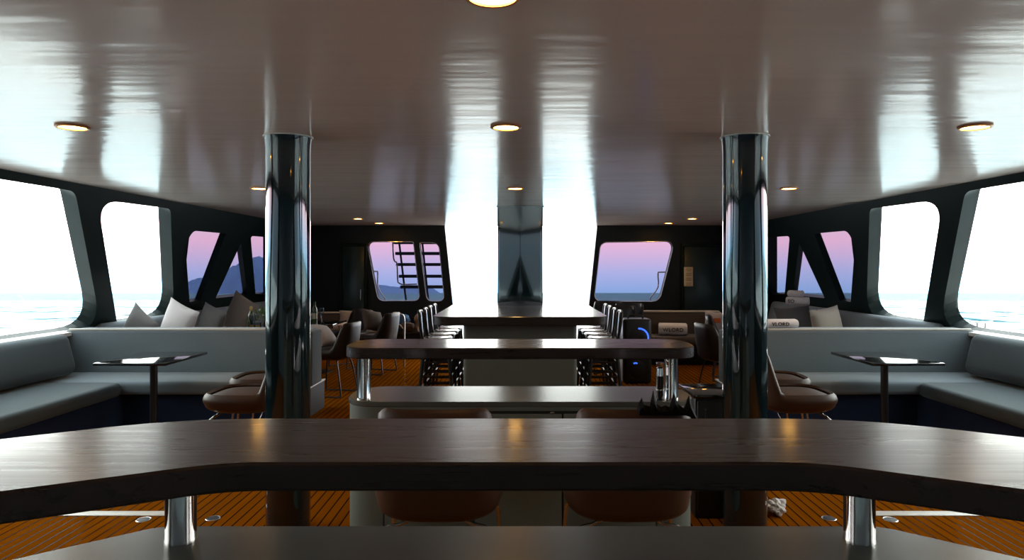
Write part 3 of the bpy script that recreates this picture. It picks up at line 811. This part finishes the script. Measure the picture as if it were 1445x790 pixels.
r2 = rolled('rolled_towel', (4.14, 10.22, 1.145), .22, .055, 'smaller white roll resting on the other roll above the taupe cushion', R(-45), None, flat=.85)

# ================================================================== SMALL THINGS
# black thermos by the right post of the middle bar
th = empty('thermos_bottle', (.735, 3.58, .9005), 'black thermos with silver cap beside the right post of the middle bar', 'bottle')
bm = bmesh.new(); lathe(bm, [(0, 0), (.017, 0), (.019, .004), (.019, .125), (.0, .125)], seg=24); build('bottle_body', bm, M['blackgloss'], th)
bm = bmesh.new(); lathe(bm, [(.0205, .050), (.0205, .056)], seg=24); lathe(bm, [(.0193, .049), (.0208, .050), (.0208, .056), (.0193, .057)], seg=24); build('band', bm, M['steel'], th)
bm = bmesh.new(); lathe(bm, [(0, .125), (.020, .125), (.017, .165), (.012, .172), (0, .172)], seg=24); build('cap', bm, M['chrome'], th)
bm = bmesh.new(); lathe(bm, [(0, .172), (.016, .176), (.022, .190), (.022, .196), (0, .196)], seg=24); build('lid_knob', bm, M['steel'], th)

# black pointed fabric over the right tub chair
bm = bmesh.new(); N = 40
top = []; 
prof = [(0, .02), (.03, .055), (.05, .012), (.10, .004), (.13, .10), (.155, .02), (.20, .0), (.235, .01), (.27, .0), (.31, .085), (.345, .02), (.40, -.01), (.44, .07), (.47, .0), (.52, -.08), (.56, -.13)]
prof = [(x * .47, z * .72) for x, z in prof]; xs = [p[0] for p in prof]
front, backv = [], []
rings = []
for x, z in prof:
    bottom = -.03 - max(0, x - .20) * .9
    rings.append([bm.verts.new((x, .0, z)), bm.verts.new((x, -.03, z * .5 + bottom * .5)), bm.verts.new((x, -.022, bottom)), bm.verts.new((x, .022, bottom)), bm.verts.new((x, .03, z * .5 + bottom * .5))])
for A, C_ in zip(rings, rings[1:]):
    for i in range(5): bm.faces.new((A[i], A[(i + 1) % 5], C_[(i + 1) % 5], C_[i]))
bm.faces.new(rings[0][::-1]); bm.faces.new(rings[-1])
bf = build('folded_umbrella', bm, M['blacktex'], angle=20); bf.location = (.485, 2.79, 1.024)
tag(bf, 'black folded umbrella fabric with pointed tips on the right tub chair back', 'umbrella')
# black cabinet beside the right column
bc = empty('black_cabinet', (1.29, 4.50, 0), 'black low cabinet between the middle bar and the right column', 'cabinet')
build('body', bounds(-.18, .20, -.18, .20, .0, .765, .01), M['black'], bc)
build('top_panel', bounds(-.195, .21, -.20, .21, .765, .79, .004), M['blackgloss'], bc)
build('door', bounds(-.165, .185, -.192, -.181, .04, .745, .004), M['blackvinyl'], bc)
bm = bmesh.new(); tube(bm, [(-.12, -.19, .60), (-.12, -.212, .605), (-.12, -.212, .695), (-.12, -.19, .70)], .006, 8); build('handle', bm, M['black'], bc)
# party speaker
sp = empty('party_speaker', (1.60, 9.45, 0), 'tall black party speaker with blue glowing rings right of the far counter', 'speaker')
bm = bmesh.new(); prism(bm, fillet([(-.20, -.18), (.20, -.18), (.20, .18), (-.20, .18)], .07), .01, .88, .03, 3); build('cabinet', bm, M['blackvinyl'], sp)
for z in (.63, .20):
    bm = bmesh.new(); lathe(bm, [(.0, .004), (.06, .014), (.12, .0), (.0, .0)], seg=32); bmesh.ops.transform(bm, matrix=Matrix.Translation((.0, -.181, z)) @ Matrix.Rotation(R(90), 4, 'X'), verts=bm.verts); build('woofer', bm, M['blackvinyl'], sp)
bm = bmesh.new(); tube(bm, [(.02 + .125 * math.cos(a), -.186, .63 + .125 * math.sin(a)) for a in [R(95 - 10.5 * k) for k in range(12)]], .011, 8); build('light_ring', bm, M['blueled'], sp)
bm = bmesh.new(); tube(bm, [(-.03 + .05 * math.cos(a), -.186, .235 + .05 * math.sin(a)) for a in [R(120 - 10 * k) for k in range(7)]], .010, 8); build('light_ring', bm, M['blueled'], sp)
bm = bmesh.new(); tube(bm, smooth_path([(-.10, 0, .87), (-.09, 0, .915), (0, 0, .925), (.09, 0, .915), (.10, 0, .87)], 4), .014, 8); build('handle', bm, M['black'], sp)
bm = bmesh.new()
for sx in (-1, 1):
    for sy in (-1, 1): lathe(bm, [(0, 0), (.02, 0), (.02, .014), (0, .014)], (sx * .14, sy * .12, 0), 12)
build('foot', bm, M['black'], sp)

# bags heaped on a low locker at the far bulkhead
lk = empty('low_locker', (-1.93, 12.45, 0), 'low dark locker under the far left window', 'locker')
build('locker_body', bounds(-.62, .58, -.30, .40, 0, .40, .01), M['dkbrown'], lk)
build('locker_lid', bounds(-.64, .60, -.32, .42, .40, .43, .006), M['darkwood'], lk)
def bag(loc_, s_, m, label, seed, strap=True):
    r = empty('soft_bag', loc_, label, 'bag', group='bags on the far locker')
    t = bmesh.new(); bmesh.ops.create_cube(t, size=1); bmesh.ops.subdivide_edges(t, edges=t.edges[:], cuts=7, use_grid_fill=True)
    g = random.Random(seed); ph = [g.uniform(0, 6) for _ in range(6)]
    for v in t.verts:
        c = v.co; n = c.normalized() * .62
        c = c.lerp(n, .55)
        k = 1 + .07 * math.sin(9 * c.x + ph[0]) * math.sin(8 * c.z + ph[1]) + .05 * math.sin(15 * c.y + 11 * c.z + ph[2])
        z = c.z * k
        v.co = Vector((c.x * k * s_[0], c.y * k * s_[1], z * s_[2]))
    lz = min(v.co.z for v in t.verts)
    for v in t.verts: v.co.z = max(v.co.z - lz, .03 * s_[2]) - .03 * s_[2]
    b = build('bag_body', t, m, r, angle=80)
    if strap:
        top_ = s_[2] * .98
        bm = bmesh.new(); tube(bm, smooth_path([(-s_[0] * .25, 0, top_ * .85), (-s_[0] * .2, 0, top_ + .06), (s_[0] * .2, 0, top_ + .06), (s_[0] * .25, 0, top_ * .85)], 5), .010, 6); build('handle', bm, M['blacktex'], r)
    return r
bag((-2.18, 12.44, .43), (.30, .24, .27), M['bluebag'], 'blue nylon bag on the far left locker', 1)
bag((-1.72, 12.46, .43), (.38, .24, .28), M['tan'], 'tan canvas bag right of the blue bag under the far left window', 2)
bag((-2.02, 12.21, .43), (.22, .14, .15), M['rust'], 'small rust brown pouch in front of the blue bag', 3, False)
bag((-1.50, 12.22, .43), (.20, .13, .13), M['bluebag'], 'small blue pouch in front of the tan bag', 4, False)
bag((-1.76, 12.20, .43), (.14, .12, .09), M['towel'], 'small white bundle between the two pouches', 6, False)

# tissue bundle on the deck beside the right column
bm = bmesh.new(); g = random.Random(11)
for k, (cx, cy, cz, s_) in enumerate(((.0, .0, .045, .06), (.05, .02, .06, .055), (.02, -.05, .035, .05))):
    t = bmesh.new(); bmesh.ops.create_icosphere(t, subdivisions=3, radius=s_)
    for v in t.verts: v.co *= .8 + .25 * math.sin(v.co.x * 90 + k) * math.sin(v.co.z * 70 + k * 2) + g.uniform(-.10, .10)
    merge(bm, t, Matrix.Translation((cx, cy, cz)))
lz = min(v.co.z for v in bm.verts)
for v in bm.verts: v.co.z = (v.co.z - lz) * .72
tis = build('crumpled_tissue', bm, M['tissue'], angle=15); tis.location = (1.64, 4.42, 0)
tag(tis, 'crumpled white tissue on the deck beside the right column', 'tissue')

# flush white strip hatches and round deck fittings
for s, nm in ((-1, 'left'), (1, 'right')):
    o = build('deck_strip', bounds(s * 2.18, s * 3.8, 4.36, 4.44, 0, .006, .002), M['trimw'])
    tag(o, 'white flush strip across the deck on the %s side' % nm, 'deck strip', 'white deck strips')
fit0 = None
for x, y, lb in ((-1.95, 4.32, 'round steel deck fitting just right of the left white strip'), (-2.38, 4.30, 'round steel deck fitting in front of the left white strip'),
                 (1.96, 4.32, 'round steel deck fitting between the right column and the right post'), (2.34, 4.30, 'round steel deck fitting in front of the right white strip')):
    if fit0 is None:
        fit0 = empty('deck_fitting', (x, y, 0), lb, 'deck fitting', group='round deck fittings')
        bm = bmesh.new(); lathe(bm, [(.033, 0), (.046, 0), (.046, .002), (.042, .004), (.034, .003), (.033, 0)], seg=28); build('rim', bm, M['steel'], fit0)
        bm = bmesh.new(); lathe(bm, [(0, .002), (.036, .002), (.036, .004), (0, .005)], seg=24); build('grate', bm, M['black'], fit0)
    else: dup(fit0, (x, y, 0), label=lb)

# notice board on the far right bulkhead
nbd = empty('notice_board', (3.22, YF - .10, 1.22), 'cream notice board with four printed panels on the far right bulkhead', 'sign')
build('board', bounds(-.085, .085, 0, .02, 0, .37, .003), M['cream'], nbd)
for k in range(4):
    z = .008 + k * .091
    p = build('panel', bounds(-.078, .078, -.006, .001, z, z + .082, .002), M['sign'], nbd)
    bm = bmesh.new()
    for q in range(3): box(bm, (0, -.0065, z + .018 + q * .022), (.11 - .02 * ((q + k) % 2), .002, .006))
    build('printed_lines', bm, M['ink'], p)

# mooring cleat outside the right window
cl = empty('mooring_cleat', (5.22, 7.70, .905), 'steel mooring cleat outside the right side window', 'cleat')
bm = bmesh.new(); tube(bm, [(-.13, 0, .075), (-.06, 0, .065), (.06, 0, .065), (.13, 0, .075)], [.006, .011, .011, .006], 8); build('horn_bar', bm, M['steel'], cl)
for s in (-1, 1):
    bm = bmesh.new(); lathe(bm, [(.016, 0), (.009, .02), (.009, .066)], (s * .045, 0, 0), 12); build('post', bm, M['steel'], cl)
bm = bmesh.new(); box(bm, (0, 0, .004), (.17, .05, .008), .003); build('base_plate', bm, M['steel'], cl)

# exterior stair and rails beyond the far windows
stx = empty('exterior_stair', (-2.1, 14.5, -.02), 'open stair with dark treads outside the far left window', 'stair')
Z = lambda y, D=14.5: 1.6 + (376 - y) / 960 * D + .02
for y, xl in ((342, 556), (357.5, 559), (373, 560), (389.5, 564), (404.5, 566)):
    x0 = (xl - 734) / 960 * 14.5 + 2.1; x1 = .46
    build('tread', bounds(x0, x1, -.12, .12, Z(y) - .035, Z(y) + .03, .006), M['slate'], stx)
for (xa, ya), (xb, yb) in (((561, 342), (570, 412)), ((594, 342), (602, 412))):
    bm = bmesh.new(); f = lambda x: (x - 734) / 960 * 14.5 + 2.1
    k = (Z(yb)) / (Z(ya) - Z(yb))
    tube(bm, [(f(xa), .13, Z(ya) + .1), (f(xb), .13, Z(yb)), (f(xb) + (f(xb) - f(xa)) * k, .13, .0)], .022, 8); build('stringer', bm, M['slate'], stx)
bm = bmesh.new(); f = lambda x, y: ((x - 734) / 960 * 14.5 + 2.1, -.15, Z(y))
tube(bm, smooth_path([f(556, 340), f(557, 362), f(559, 369), f(562, 372), f(563, 395), f(565, 399), f(571, 401), f(590, 400.5)], 4), .016, 8); build('handrail', bm, M['steel'], stx)
def rail(name, pts, label, D):
    ps = [((x - 734) / 960 * D, D, 1.6 + (376 - y) / 960 * D) for x, y in pts]
    bm = bmesh.new(); tube(bm, smooth_path(ps, 3), .018, 8)
    e = ps[-1]
    tube(bm, [(e[0], e[1], e[2]), (e[0] + .02, e[1], -.02)], .018, 8)
    tag(build(name, bm, M['steel']), label, 'rail')
rail('guard_rail', [(519, 383), (531, 383), (533, 385), (533.5, 406), (543, 421)], 'thin bent guard rail outside the far left window', 15.5)
rail('guard_rail', [(948, 384), (931, 384), (928.5, 386), (928.5, 405), (918, 420)], 'thin bent guard rail outside the far right window', 15.5)
